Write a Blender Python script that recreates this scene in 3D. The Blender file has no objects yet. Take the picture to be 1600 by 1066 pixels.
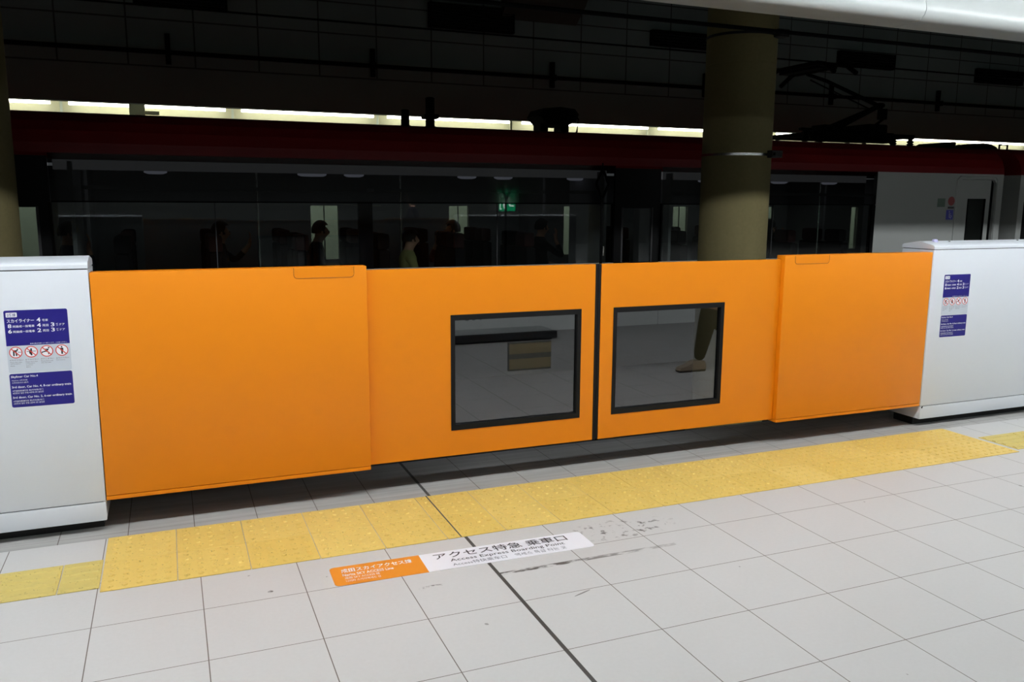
import bpy, bmesh, math, random
from mathutils import Vector, Matrix
random.seed(7)
sc = bpy.context.scene
COL = sc.collection
PI = math.pi

# ------------------------------------------------------------------ camera
def make_camera():
    yaw, pitch, roll = 0.38899, -0.16695, 0.00601
    cy, sy, cp, sp = math.cos(yaw), math.sin(yaw), math.cos(pitch), math.sin(pitch)
    f = Vector((sy * cp, cy * cp, sp))
    rt = Vector((cy, -sy, 0))
    up = rt.cross(f)
    r2 = rt * math.cos(roll) + up * math.sin(roll)
    u2 = -rt * math.sin(roll) + up * math.cos(roll)
    cam = bpy.data.cameras.new('camera')
    o = bpy.data.objects.new('camera', cam)
    COL.objects.link(o)
    m = Matrix((r2, u2, -f)).transposed().to_4x4()
    m.translation = Vector((0.3546, -3.3269, 1.6010))
    o.matrix_world = m
    cam.sensor_width = 36
    cam.lens = 1310.3 / 1600 * 36
    cam.clip_start = 0.05
    cam.clip_end = 200
    sc.camera = o
make_camera()

# ------------------------------------------------------------------ world, exposure, light levels
w = bpy.data.worlds.new('underground_station')
sc.world = w
w.use_nodes = True
w.node_tree.nodes['Background'].inputs[0].default_value = (0.6, 0.65, 0.7, 1)
w.node_tree.nodes['Background'].inputs[1].default_value = 0.0
sc.view_settings.view_transform = 'Standard'
sc.view_settings.look = 'None'
sc.view_settings.gamma = 1
sc.view_settings.exposure = 0.0
TUBE_EDGE = 165.0      # the lamp row above the platform edge
TUBE_INNER = 30.0      # the lamp rows deeper in the platform
TUBE_FAR = 9.0         # the strip lights of the platform beyond the train

# unseen fill light added above the far fascia to brighten the far platform wall
def far_fill_light():
    l = bpy.data.lights.new('far_platform_fill', 'AREA')
    l.shape = 'RECTANGLE'; l.size = 30; l.size_y = 0.15
    l.energy = 420; l.color = (1.0, 0.98, 0.9)
    o = bpy.data.objects.new('far_platform_fill', l)
    o.location = (7, 11.9, 3.4)
    COL.objects.link(o)
far_fill_light()

# ------------------------------------------------------------------ materials
def lin(r, g, b):
    f = lambda c: (c / 255) / 12.92 if c / 255 <= 0.04045 else ((c / 255 + 0.055) / 1.055) ** 2.4
    return (f(r), f(g), f(b), 1)

def mat(name, col, rough=0.5, metal=0.0, spec=0.5, emit=None, es=0.0, noise=0.0, nscale=20.0, bump=0.0):
    m = bpy.data.materials.new(name)
    m.use_nodes = True
    nt = m.node_tree
    b = nt.nodes['Principled BSDF']
    b.inputs['Base Color'].default_value = col
    b.inputs['Roughness'].default_value = rough
    b.inputs['Metallic'].default_value = metal
    b.inputs['Specular IOR Level'].default_value = spec
    if emit:
        b.inputs['Emission Color'].default_value = emit
        b.inputs['Emission Strength'].default_value = es
    if noise or bump:
        tc = nt.nodes.new('ShaderNodeTexCoord')
        nz = nt.nodes.new('ShaderNodeTexNoise')
        nz.inputs['Scale'].default_value = nscale
        nz.inputs['Detail'].default_value = 4
        nt.links.new(tc.outputs['Object'], nz.inputs['Vector'])
        if noise:
            mx = nt.nodes.new('ShaderNodeMix'); mx.data_type = 'RGBA'
            mx.inputs['A'].default_value = tuple(c * (1 - noise) for c in col[:3]) + (1,)
            mx.inputs['B'].default_value = tuple(min(1, c * (1 + noise)) for c in col[:3]) + (1,)
            nt.links.new(nz.outputs['Fac'], mx.inputs['Factor'])
            nt.links.new(mx.outputs['Result'], b.inputs['Base Color'])
        if bump:
            bp = nt.nodes.new('ShaderNodeBump')
            bp.inputs['Strength'].default_value = bump
            bp.inputs['Distance'].default_value = 0.004
            nt.links.new(nz.outputs['Fac'], bp.inputs['Height'])
            nt.links.new(bp.outputs['Normal'], b.inputs['Normal'])
    return m

def glass(name, tint, refl, gloss=(1, 1, 1, 1), rough=0.0):
    m = bpy.data.materials.new(name)
    m.use_nodes = True
    nt = m.node_tree
    nt.nodes.clear()
    out = nt.nodes.new('ShaderNodeOutputMaterial')
    mix = nt.nodes.new('ShaderNodeMixShader')
    tr = nt.nodes.new('ShaderNodeBsdfTransparent')
    gl = nt.nodes.new('ShaderNodeBsdfGlossy')
    tr.inputs['Color'].default_value = tint
    gl.inputs['Color'].default_value = gloss
    gl.inputs['Roughness'].default_value = rough
    mix.inputs['Fac'].default_value = refl
    nt.links.new(tr.outputs[0], mix.inputs[1])
    nt.links.new(gl.outputs[0], mix.inputs[2])
    nt.links.new(mix.outputs[0], out.inputs[0])
    return m

class NB:
    """small node builder for the patterned surfaces"""
    def __init__(s, m):
        s.nt = m.node_tree
        s.tc = s.nt.nodes.new('ShaderNodeTexCoord')
        sep = s.nt.nodes.new('ShaderNodeSeparateXYZ')
        s.nt.links.new(s.tc.outputs['Object'], sep.inputs[0])
        s.x, s.y, s.z = sep.outputs
    def math(s, op, a, b=0.0, c=0.0):
        n = s.nt.nodes.new('ShaderNodeMath'); n.operation = op
        for i, v in enumerate((a, b, c)):
            if isinstance(v, (int, float)): n.inputs[i].default_value = v
            else: s.nt.links.new(v, n.inputs[i])
        return n.outputs[0]
    def line(s, co, pitch, offset, half):
        """1 within half of every offset + k * pitch"""
        d = s.math('PINGPONG', s.math('SUBTRACT', co, offset - 500 * pitch), pitch / 2)
        return s.math('LESS_THAN', d, half)
    def band(s, co, lo, hi):
        return s.math('MULTIPLY', s.math('GREATER_THAN', co, lo), s.math('LESS_THAN', co, hi))
    def noise(s, scale, detail=3, vec=None):
        n = s.nt.nodes.new('ShaderNodeTexNoise')
        n.inputs['Scale'].default_value = scale
        n.inputs['Detail'].default_value = detail
        s.nt.links.new(vec if vec else s.tc.outputs['Object'], n.inputs['Vector'])
        return n.outputs['Fac']
    def scaled(s, v):
        n = s.nt.nodes.new('ShaderNodeVectorMath'); n.operation = 'MULTIPLY'
        n.inputs[1].default_value = v
        s.nt.links.new(s.tc.outputs['Object'], n.inputs[0])
        return n.outputs[0]
    def mix(s, f, a, b):
        n = s.nt.nodes.new('ShaderNodeMix'); n.data_type = 'RGBA'
        for k, v in (('Factor', f), ('A', a), ('B', b)):
            if isinstance(v, (tuple, int, float)): n.inputs[k].default_value = v
            else: s.nt.links.new(v, n.inputs[k])
        return n.outputs['Result']
    def ramp(s, v, lo, hi):
        n = s.nt.nodes.new('ShaderNodeMapRange')
        n.inputs['From Min'].default_value = lo; n.inputs['From Max'].default_value = hi
        s.nt.links.new(v, n.inputs['Value'])
        return n.outputs['Result']
    def color(s, c):
        s.nt.links.new(c, s.nt.nodes['Principled BSDF'].inputs['Base Color'])
    def rough(s, c):
        s.nt.links.new(c, s.nt.nodes['Principled BSDF'].inputs['Roughness'])

def floor_material():
    m = mat('stone_floor_tiles', lin(205, 202, 198), 0.38, 0, 0.4)
    n = NB(m)
    big = n.noise(1.1, 3)
    fine = n.noise(60, 2)
    base = n.mix(big, lin(200, 199, 197), lin(208, 206, 205))
    base = n.mix(n.math('MULTIPLY', fine, 0.12), base, lin(150, 146, 140))
    # worn grey granite along the platform edge
    edge = n.math('GREATER_THAN', n.y, 0.893)
    streak = n.noise(1.0, 4, n.scaled((0.8, 22, 1)))
    grey = n.mix(n.ramp(streak, 0.3, 0.75), lin(156, 154, 151), lin(186, 184, 181))
    base = n.mix(edge, base, grey)
    # joints
    jx = n.math('MULTIPLY', n.line(n.x, 0.4, 0.006, 0.0019), n.math('LESS_THAN', n.y, 0.89))
    jy = n.math('MULTIPLY', n.line(n.y, 0.4, -0.014, 0.0017), n.math('LESS_THAN', n.y, 0.5))
    jb = n.math('MULTIPLY', n.line(n.x, 0.3, 0.1, 0.0022), edge)
    jb2 = n.math('LESS_THAN', n.math('ABSOLUTE', n.math('SUBTRACT', n.y, 0.95)), 0.0015)
    exp_ = n.math('LESS_THAN', n.math('ABSOLUTE', n.math('SUBTRACT', n.x, 1.603)), 0.0085)
    j = n.math('MAXIMUM', n.math('MAXIMUM', jx, jy), n.math('MAXIMUM', jb, n.math('MULTIPLY', jb2, 0.6)))
    base = n.mix(n.math('MULTIPLY', j, 0.92), base, lin(92, 80, 70))
    # dark worn marks
    gr = n.noise(26, 3)
    gr2 = n.noise(9, 3, n.scaled((1, 4, 1)))
    m1 = n.math('MULTIPLY', n.band(n.x, 1.60, 2.50), n.math('LESS_THAN', n.math('ABSOLUTE', n.math('ADD', n.y, 0.148)), 0.013))
    m1 = n.math('MULTIPLY', n.math('MULTIPLY', m1, n.ramp(n.x, 2.75, 1.9)), n.ramp(n.noise(16, 4, n.scaled((1, 3, 1))), 0.40, 0.54))
    dx = n.math('SUBTRACT', n.x, 2.36); dy = n.math('SUBTRACT', n.y, 0.11)
    rr = n.math('ADD', n.math('MULTIPLY', n.math('MULTIPLY', dx, dx), 9), n.math('MULTIPLY', n.math('MULTIPLY', dy, dy), 60))
    m2 = n.math('MULTIPLY', n.ramp(rr, 1.0, 0.2), n.ramp(gr, 0.56, 0.66))
    dx3 = n.math('SUBTRACT', n.x, 1.30); dy3 = n.math('ADD', n.y, 0.155)
    r3 = n.math('ADD', n.math('MULTIPLY', n.math('MULTIPLY', dx3, dx3), 250), n.math('MULTIPLY', n.math('MULTIPLY', dy3, dy3), 4000))
    m3 = n.math('MULTIPLY', n.ramp(r3, 1.0, 0.3), n.ramp(gr, 0.5, 0.6))
    dx4 = n.math('SUBTRACT', n.x, 0.667); dy4 = n.math('SUBTRACT', n.y, 0.046)
    r4 = n.math('ADD', n.math('MULTIPLY', n.math('MULTIPLY', dx4, dx4), 6000), n.math('MULTIPLY', n.math('MULTIPLY', dy4, dy4), 9000))
    m4 = n.math('MULTIPLY', n.ramp(r4, 1.0, 0.4), n.ramp(gr, 0.4, 0.5))
    dx5 = n.math('SUBTRACT', n.x, 1.86); dy5 = n.math('SUBTRACT', n.math('ADD', n.y, 0.438), n.math('MULTIPLY', dx5, 0.35))
    r5 = n.math('ADD', n.math('MULTIPLY', n.math('MULTIPLY', dx5, dx5), 500), n.math('MULTIPLY', n.math('MULTIPLY', dy5, dy5), 60000))
    m5 = n.math('MULTIPLY', n.math('LESS_THAN', r5, 1.0), 0.8)
    spots = n.math('GREATER_THAN', n.noise(14, 1), 0.80)
    mk = n.math('MAXIMUM', n.math('MAXIMUM', m1, m2), n.math('MAXIMUM', m3, n.math('MAXIMUM', m4, m5)))
    mk = n.math('MAXIMUM', mk, n.math('MULTIPLY', spots, 0.6))
    base = n.mix(n.math('MULTIPLY', mk, 0.92), base, lin(70, 62, 56))
    base = n.mix(exp_, base, lin(70, 68, 66))
    n.color(base)
    n.rough(n.ramp(big, -1.2, 2.2))
    return m

def tactile_material(name, c1, c2, worn):
    m = mat(name, c1, 0.55, 0, 0.35)
    n = NB(m)
    gi = n.nt.nodes.new('ShaderNodeObjectInfo')
    c = n.mix(gi.outputs['Random'], c1, c2)
    c = n.mix(n.math('MULTIPLY', n.ramp(n.noise(18, 4), 0.5, 0.8), 0.35), c, worn)
    c = n.mix(n.math('MULTIPLY', n.math('GREATER_THAN', n.noise(95, 2), 0.68), 0.55), c, lin(120, 100, 45))
    n.color(c)
    return m

def panel_wall_material():
    m = mat('dark_enamel_wall_panels', lin(128, 126, 118), 0.6, 0, 0.3)
    n = NB(m)
    a = n.mix(n.noise(0.7, 3), lin(108, 120, 118), lin(124, 136, 132))
    jx = n.line(n.x, 0.875, 0.0, 0.011)
    jz = n.line(n.z, 0.45, 3.60, 0.011)
    j = n.math('MAXIMUM', n.math('MULTIPLY', jx, n.math('GREATER_THAN', n.z, 3.42)), n.math('MULTIPLY', jz, n.math('GREATER_THAN', n.z, 3.3)))
    lo = n.math('LESS_THAN', n.math('ABSOLUTE', n.math('SUBTRACT', n.z, 3.42)), 0.011)
    n.color(n.mix(n.math('MULTIPLY', n.math('MAXIMUM', j, lo), 0.75), a, lin(20, 20, 18)))
    return m

M = dict(
    floor=floor_material(),
    wallpanel=panel_wall_material(),
    orange=mat('orange_paint', lin(231, 134, 9), 0.40, 0, 0.4, noise=0.02, nscale=3),
    orange_seam=mat('dark_orange_seam', lin(150, 80, 10), 0.6),
    white=mat('white_powder_coat', lin(222, 226, 233), 0.36, 0, 0.45, noise=0.012, nscale=2.5),
    black=mat('black_rubber', lin(16, 16, 17), 0.6, 0, 0.25),
    blackframe=mat('black_window_frame', lin(14, 14, 15), 0.6, 0, 0.25),
    plinth=mat('black_plinth', lin(20, 20, 20), 0.7),
    doorglass=glass('tinted_door_glass', (0.64, 0.65, 0.66, 1), 0.105),
    dots=tactile_material('yellow_tactile_paving', lin(230, 200, 112), lin(222, 190, 98), lin(206, 178, 108)),
    bars=tactile_material('yellow_guide_paving', lin(218, 196, 112), lin(208, 188, 106), lin(184, 166, 100)),
    navy=mat('navy_sticker', lin(34, 27, 124), 0.35),
    greysticker=mat('pale_grey_sticker', lin(203, 210, 220), 0.4),
    ink_white=mat('white_print', lin(240, 240, 246), 0.4),
    ink_dark=mat('dark_print', lin(40, 36, 44), 0.5),
    ink_grey=mat('grey_print', lin(98, 98, 108), 0.5),
    ink_red=mat('red_print', lin(214, 62, 50), 0.4),
    sign_orange=mat('orange_sign_film', lin(236, 146, 48), 0.4),
    sign_white=mat('white_sign_film', lin(240, 240, 246), 0.4),
    concrete=mat('olive_column_render', lin(128, 118, 82), 0.85, 0, 0.2, noise=0.12, nscale=30, bump=0.25),
    steel=mat('steel_band', (0.6, 0.6, 0.58, 1), 0.25, 1.0),
    darkmetal=mat('dark_metal', lin(22, 22, 22), 0.6, 0.2),
    blackmatte=mat('matt_black', lin(12, 12, 12), 0.9, 0, 0.1),
    trackbed=mat('track_bed_concrete', lin(48, 46, 43), 0.95, 0, 0.1, noise=0.25, nscale=12),
    fascia=mat('white_ceiling_edge', lin(136, 139, 138), 0.4, 0, 0.4),
    ceiling=mat('white_ceiling', lin(150, 152, 150), 0.8, 0, 0.2),
    plaster=mat('pale_wall_tiles', lin(130, 132, 128), 0.7, 0, 0.2, noise=0.04, nscale=3),
    farwall=mat('pale_green_far_wall', lin(196, 206, 192), 0.7, 0, 0.2),
    tunnel=mat('dark_tunnel_ceiling', lin(70, 68, 62), 0.95, 0, 0.1),
    trainwhite=mat('train_white_paint', lin(186, 188, 184), 0.32, 0, 0.45),
    trainred=mat('train_dark_red_paint', lin(122, 11, 15), 0.5, 0, 0.4),
    trainblack=mat('train_gloss_black', lin(12, 12, 14), 0.10, 0, 0.35),
    traindoor=mat('train_satin_black_door', lin(10, 10, 11), 0.5, 0, 0.2),
    trainglass=glass('train_window_glass', (0.70, 0.73, 0.72, 1), 0.045),
    trainupper=glass('train_upper_dark_glass', (0.52, 0.53, 0.53, 1), 0.014, gloss=(1, .98, .95, 1), rough=0.06),
    interior_fill=mat('dim_interior_fill', (.5, .5, .5, 1), 0.5, emit=(0.9, 0.95, 1.0, 1), es=0.13),
    cove=mat('cove_panel_glow', (.3, .3, .3, 1), 0.6, emit=(0.95, 0.95, 1.0, 1), es=0.036),
    downlight=mat('small_interior_downlight', (.5, .5, .5, 1), 0.5, emit=(0.8, 0.82, 1.0, 1), es=0.16),
    traininside=mat('train_interior_panel', lin(160, 160, 162), 0.7),
    trainceil=mat('train_interior_ceiling', lin(120, 120, 122), 0.7),
    seat=mat('train_seat_fabric', lin(36, 33, 36), 0.95, 0, 0.1, noise=0.2, nscale=60),
    headrest=mat('train_headrest_cloth', lin(60, 30, 30), 0.9),
    bellows=mat('grey_bellows', lin(74, 74, 76), 0.8),
    tube=mat('lit_tube_platform_edge', (1, 1, 1, 1), 0.4, emit=(0.93, 0.975, 1.0, 1), es=TUBE_EDGE),
    tube_in=mat('lit_tube_platform_inner', (1, 1, 1, 1), 0.4, emit=(0.88, 0.96, 1.0, 1), es=TUBE_INNER),
    tube_far=mat('lit_tube_far_platform', (1, 1, 1, 1), 0.4, emit=(1.0, 0.97, 0.84, 1), es=TUBE_FAR),
    lamp_cream=mat('cream_lamp_housing', lin(205, 206, 178), 0.6),
    exit_green=mat('lit_exit_sign_green', lin(0, 150, 90), 0.4, emit=lin(0, 150, 95), es=4.0),
    exit_white=mat('lit_exit_sign_white', lin(220, 240, 230), 0.4, emit=lin(225, 245, 235), es=4.5),
    led_green=mat('green_signal_lamp', lin(0, 200, 120), 0.4, emit=(0.0, 0.8, 0.35, 1), es=1.2),
    skin=mat('skin', lin(196, 150, 124), 0.55),
    hair=mat('dark_hair', lin(24, 20, 18), 0.6),
    trousers=mat('dark_trousers', lin(26, 25, 24), 0.9, 0, 0.1),
    shoe=mat('pale_suede_shoe', lin(176, 160, 138), 0.8),
    sole=mat('dark_shoe_sole', lin(40, 34, 30), 0.8),
    cloth_navy=mat('navy_coat', lin(40, 44, 60), 0.9),
    cloth_red=mat('maroon_coat', lin(96, 38, 36), 0.9),
    cloth_green=mat('yellow_green_jacket', lin(160, 158, 100), 0.9),
    cloth_white=mat('white_shirt', lin(200, 198, 190), 0.9),
    cloth_black=mat('black_jacket', lin(22, 22, 24), 0.9),
    beige=mat('beige_stripe', lin(176, 164, 128), 0.6),
    slab_black=mat('black_slab_surface', lin(34, 34, 38), 0.6),
    lavender=mat('lavender_cap', lin(190, 186, 224), 0.4),
    sticker_blue=mat('blue_sticker', lin(92, 92, 200), 0.5),
    sticker_green=mat('grey_green_sticker', lin(120, 140, 124), 0.5),
    sticker_red=mat('faded_red_sticker', lin(180, 90, 88), 0.5),
)

# ------------------------------------------------------------------ mesh helpers
class MB:
    """collects shapes and links them as ONE mesh object"""
    def __init__(s):
        s.bm = bmesh.new()
        s.mats = []
        s.cur = 0
    def use(s, m):
        if m not in s.mats: s.mats.append(m)
        s.cur = s.mats.index(m)
        return s
    def _tag(s, faces):
        for f in faces: f.material_index = s.cur
    def box(s, x0, x1, y0, y1, z0, z1, bev=0.0, seg=2):
        vs = [s.bm.verts.new((x, y, z)) for x in (x0, x1) for y in (y0, y1) for z in (z0, z1)]
        q = [(0, 1, 3, 2), (4, 6, 7, 5), (0, 4, 5, 1), (2, 3, 7, 6), (0, 2, 6, 4), (1, 5, 7, 3)]
        fs = [s.bm.faces.new([vs[i] for i in k]) for k in q]
        s._tag(fs)
        if bev:
            es = list({e for f in fs for e in f.edges})
            r = bmesh.ops.bevel(s.bm, geom=es, offset=bev, segments=seg, affect='EDGES', profile=0.6)
            s._tag(r['faces'])
        return s
    def prism(s, poly, axis, a, b):
        """extrude a 2D outline; axis 'x': (y,z), 'y': (x,z), 'z': (x,y)"""
        def P(u, v, t):
            return {'x': (t, u, v), 'y': (u, t, v), 'z': (u, v, t)}[axis]
        A = [s.bm.verts.new(P(u, v, a)) for u, v in poly]
        B = [s.bm.verts.new(P(u, v, b)) for u, v in poly]
        n = len(poly)
        fs = [s.bm.faces.new((A[i], A[(i + 1) % n], B[(i + 1) % n], B[i])) for i in range(n)]
        fs.append(s.bm.faces.new(A)); fs.append(s.bm.faces.new(B[::-1]))
        s._tag(fs)
        return s
    def tube(s, path, r, n=8, cap=True):
        pts = [Vector(p) for p in path]
        rs = r if isinstance(r, (list, tuple)) else [r] * len(pts)
        rings = []
        up = None
        for i, p in enumerate(pts):
            d = (pts[min(i + 1, len(pts) - 1)] - pts[max(i - 1, 0)]).normalized()
            if up is None or abs(up.dot(d)) > 0.98:
                up = Vector((0, 0, 1)) if abs(d.z) < 0.9 else Vector((1, 0, 0))
            a = d.cross(up).normalized(); b = a.cross(d).normalized()
            rings.append([s.bm.verts.new(p + (a * math.cos(t) + b * math.sin(t)) * rs[i]) for t in [2 * PI * k / n for k in range(n)]])
        fs = []
        for A, B in zip(rings, rings[1:]):
            fs += [s.bm.faces.new((A[k], A[(k + 1) % n], B[(k + 1) % n], B[k])) for k in range(n)]
        if cap:
            fs.append(s.bm.faces.new(rings[0][::-1])); fs.append(s.bm.faces.new(rings[-1]))
        s._tag(fs)
        return s
    def lathe(s, prof, cx, cy, n=40):
        rings = [[s.bm.verts.new((cx + r * math.cos(2 * PI * k / n), cy + r * math.sin(2 * PI * k / n), z)) for k in range(n)] for r, z in prof]
        fs = []
        for A, B in zip(rings, rings[1:]):
            fs += [s.bm.faces.new((A[k], A[(k + 1) % n], B[(k + 1) % n], B[k])) for k in range(n)]
        fs.append(s.bm.faces.new(rings[0][::-1])); fs.append(s.bm.faces.new(rings[-1]))
        s._tag(fs)
        return s
    def ball(s, c, r, sc3=(1, 1, 1), sub=2):
        m = Matrix.Translation(c) @ Matrix.Diagonal((*sc3, 1))
        g = bmesh.ops.create_icosphere(s.bm, subdivisions=sub, radius=r, matrix=m)
        s._tag({f for v in g['verts'] for f in v.link_faces})
        return s
    def build(s, name, m=None, parent=None, smooth=False, label=None):
        bmesh.ops.recalc_face_normals(s.bm, faces=s.bm.faces[:])
        me = bpy.data.meshes.new(name)
        if parent is not None:
            p = parent
            off = Vector()
            while p is not None:
                off += p.location
                p = p.parent
            bmesh.ops.translate(s.bm, verts=s.bm.verts[:], vec=-off)
        s.bm.to_mesh(me); s.bm.free()
        for k in (s.mats if s.mats else [m]): me.materials.append(k)
        if smooth:
            for p in me.polygons: p.use_smooth = True
            try: me.set_sharp_from_angle(angle=math.radians(38))
            except Exception: pass
        o = bpy.data.objects.new(name, me)
        COL.objects.link(o)
        if parent is not None: o.parent = parent
        if label: o['label'] = label
        return o

def tag(o, label, cat, group=None, kind=None):
    if label: o['label'] = label
    if cat: o['category'] = cat
    if group: o['group'] = group
    if kind: o['kind'] = kind
    return o
def thing(name, label, cat, loc, group=None):
    o = bpy.data.objects.new(name, None)
    o.empty_display_size = 0.1
    COL.objects.link(o)
    o.location = loc
    return tag(o, label, cat, group)
def struct(mb, name, m, label=None, smooth=False):
    o = mb.build(name, m, smooth=smooth)
    o['kind'] = 'structure'
    if label: o['label'] = label
    return o
def dup(root, loc, label, group=None):
    r = root.copy(); COL.objects.link(r); r.location = loc
    r['label'] = label
    if group: r['group'] = group
    for ch in list(root.children):
        c = ch.copy(); COL.objects.link(c); c.parent = r
        for g in list(ch.children):
            d = g.copy(); COL.objects.link(d); d.parent = c
    return r
def rrect(x0, x1, y0, y1, r, n=5, corners=(1, 1, 1, 1)):
    out = []
    for k, (cx, cy, a) in enumerate(((x1 - r, y1 - r, 0), (x0 + r, y1 - r, 90), (x0 + r, y0 + r, 180), (x1 - r, y0 + r, 270))):
        if corners[k]:
            for i in range(n + 1):
                t = math.radians(a + 90 * i / n)
                out.append((cx + r * math.cos(t), cy + r * math.sin(t)))
        else:
            out.append(((x1, y1), (x0, y1), (x0, y0), (x1, y0))[k])
    return out

# lettering: lines of (text, left u, baseline v, height, width or None, weight) on a plane given by a matrix
def lettering(name, lines, m, parent, mtx):
    ms = []
    for (txt, u, v, h, wd, bold) in lines:
        c = bpy.data.curves.new('t', 'FONT')
        c.body = txt; c.size = 1.0; c.resolution_u = 2; c.fill_mode = 'FRONT'; c.offset = bold
        o = bpy.data.objects.new('t', c)
        COL.objects.link(o)
        bpy.context.view_layer.update()
        me = bpy.data.meshes.new_from_object(o.evaluated_get(bpy.context.evaluated_depsgraph_get()))
        bpy.data.objects.remove(o); bpy.data.curves.remove(c)
        xs = [p.co.x for p in me.vertices]; ys = [p.co.y for p in me.vertices]
        if not xs: continue
        x0, x1, y0, y1 = min(xs), max(xs), min(ys), max(ys)
        sv = h / max(1e-6, y1 - y0)
        su = sv if wd is None else wd / max(1e-6, x1 - x0)
        for p in me.vertices:
            p.co = Vector((u + (p.co.x - x0) * su, v + (p.co.y - y0) * sv, 0))
        ms.append(me)
    bm = bmesh.new()
    for me in ms:
        bm.from_mesh(me); bpy.data.meshes.remove(me)
    bm.transform(mtx)
    off = Vector(); p = parent
    while p is not None:
        off += p.location; p = p.parent
    bmesh.ops.translate(bm, verts=bm.verts[:], vec=-off)
    me = bpy.data.meshes.new(name); bm.to_mesh(me); bm.free()
    me.materials.append(m)
    o = bpy.data.objects.new(name, me); COL.objects.link(o); o.parent = parent
    return o
def front_plane(y):      # u -> x, v -> z, faces the platform (-y)
    return Matrix(((1, 0, 0, 0), (0, 0, 1, y), (0, 1, 0, 0), (0, 0, 0, 1)))

# ------------------------------------------------------------------ the setting
X0, X1 = -9.0, 24.0
struct(MB().box(X0, X1, -12, 1.52, -0.25, 0), 'floor', M['floor'])
struct(MB().box(X0, X1, 1.40, 1.52, -1.2, -0.25), 'wall_platform_edge', M['trackbed'])
struct(MB().box(X0, X1, 1.52, 9.35, -1.4, -1.2), 'floor_track_bed', M['trackbed'])
struct(MB().box(X0, X1, 9.35, 13.2, -0.3, 0).box(X0, X1, 9.35, 9.5, -1.2, -0.3), 'floor_far_platform', M['trackbed'])
struct(MB().box(X0, X1, -12, 0.58, 3.22, 3.35), 'ceiling', M['ceiling'])
struct(MB().box(X0, X1, -12.2, -12, 0, 3.35), 'wall_back', M['plaster'])
struct(MB().box(X0 - .2, X0, -12, 13.2, -1.4, 6.2), 'wall_left', M['tunnel'])
struct(MB().box(X1, X1 + .2, -12, 13.2, -1.4, 6.2), 'wall_right', M['tunnel'])
struct(MB().box(X0, X1, 0.8, 13.2, 6.0, 6.2), 'ceiling_over_tracks', M['tunnel'])
struct(MB().box(X0, X1, 0.62, 0.8, 3.0, 6.2), 'wall_above_platform_edge', M['tunnel'])
# the white rounded lip of the platform ceiling, in sections
def fascia():
    prof = [(0.58, 3.35), (0.58, 2.97), (0.595, 2.86), (0.575, 2.80), (0.555, 2.755), (0.55, 2.72), (0.56, 2.69), (0.585, 2.668), (0.62, 2.66), (0.80, 2.66), (0.80, 3.35)]
    mb = MB()
    for a, b in ((X0, -4.0), (-3.996, 0.25), (0.254, 4.56), (4.564, 8.9), (8.904, 13.2), (13.204, X1)):
        mb.prism(prof, 'x', a, b)
    o = struct(mb, 'trim_ceiling_edge', M['fascia'], smooth=True)
fascia()
# beyond the train: dark panelled bulkhead, wall and ceiling of the other platform
struct(MB().box(X0, X1, 9.9, 10.05, 2.90, 6.0), 'wall_bulkhead', M['wallpanel'])
struct(MB().box(X0, X1, 13.0, 13.2, 0, 3.6), 'wall_far', M['farwall'])
struct(MB().box(X0, X1, 10.05, 13.2, 3.6, 3.7), 'ceiling_far_platform', M['ceiling'])

# ------------------------------------------------------------------ platform lamps (rows along the platform)
def lamp_row(name, y, z, xs, ln, mt, label, grp):
    first = None
    for x in xs:
        if first is None:
            t = thing(name, label, 'lamp', (x, y, z), grp)
            MB().box(x, x + ln, y - .05, y + .05, z + .05, z + .327, .01).build('housing', M['fascia'], t)
            MB().tube([(x + .03, y, z), (x + ln - .03, y, z)], .014, 8).build('tube', mt, t, True)
            first = t
        else:
            dup(first, (x, y, z), label, grp)
lamp_row('ceiling_lamp', -0.30, 2.895, [-8 + 2.0 * k for k in range(14)], 1.98, M['tube'], 'white tube lamp under the ceiling above the platform edge', 'tube lamps along the platform edge')
lamp_row('ceiling_lamp', -6.2, 2.90, [-8 + 2.0 * k for k in range(14)], 1.98, M['tube_in'], 'white tube lamp under the ceiling deeper in the platform', 'tube lamps deeper in the platform')

# the strip lights of the other platform, seen between train roof and bulkhead
def far_lamps():
    segs = [(-3.35, -1.02), (-0.98, 1.43), (1.47, 3.80), (3.84, 6.28), (6.32, 9.15), (9.19, 11.98), (12.02, 15.1), (15.14, 19.8)]
    labs = ['far strip light cut off by the left-hand column', 'far strip light with cream bracket over the train, left of centre', 'far strip light above the red roof, directly left of the two roof posts',
            'far strip light behind the taller roof post', 'far strip light behind the black roof box', 'far strip light passing behind the right-hand column',
            'far strip light behind the right end of the pantograph', 'far strip light above the end of the red roof, far right']
    for i, (a, b) in enumerate(segs):
        z = 2.93
        t = thing('strip_light', labs[i], 'lamp', ((a + b) / 2, 11.12, z), 'strip lights on the far platform')
        MB().box(a, b, 11.26, 11.30, 2.50, 3.10).box(a, b, 11.0, 11.26, 3.06, 3.10).build('reflector', M['lamp_cream'], t)
        MB().tube([(a + .10, 11.06, z + .045), (b - .10, 11.06, z + .045)], .024, 10).build('tube', M['tube_far'], t, True)
        if i == 1:
            MB().box(-0.06, 0.16, 10.9, 11.0, 2.66, 3.06, .01).box(-0.36, 0.75, 10.92, 10.98, 2.66, 2.77, .01).box(0.16, 0.36, 10.93, 10.97, 2.84, 2.90, .01).build('bracket', M['lamp_cream'], t)
            MB().box(0.02, 0.10, 10.885, 10.9, 2.78, 2.83).build('bracket_slot', M['blackmatte'], t)
        if i == 3:
            MB().box(6.16, 6.20, 10.98, 11.02, 2.5, 3.06).build('hanger', M['lamp_cream'], t)
far_lamps()

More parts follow.
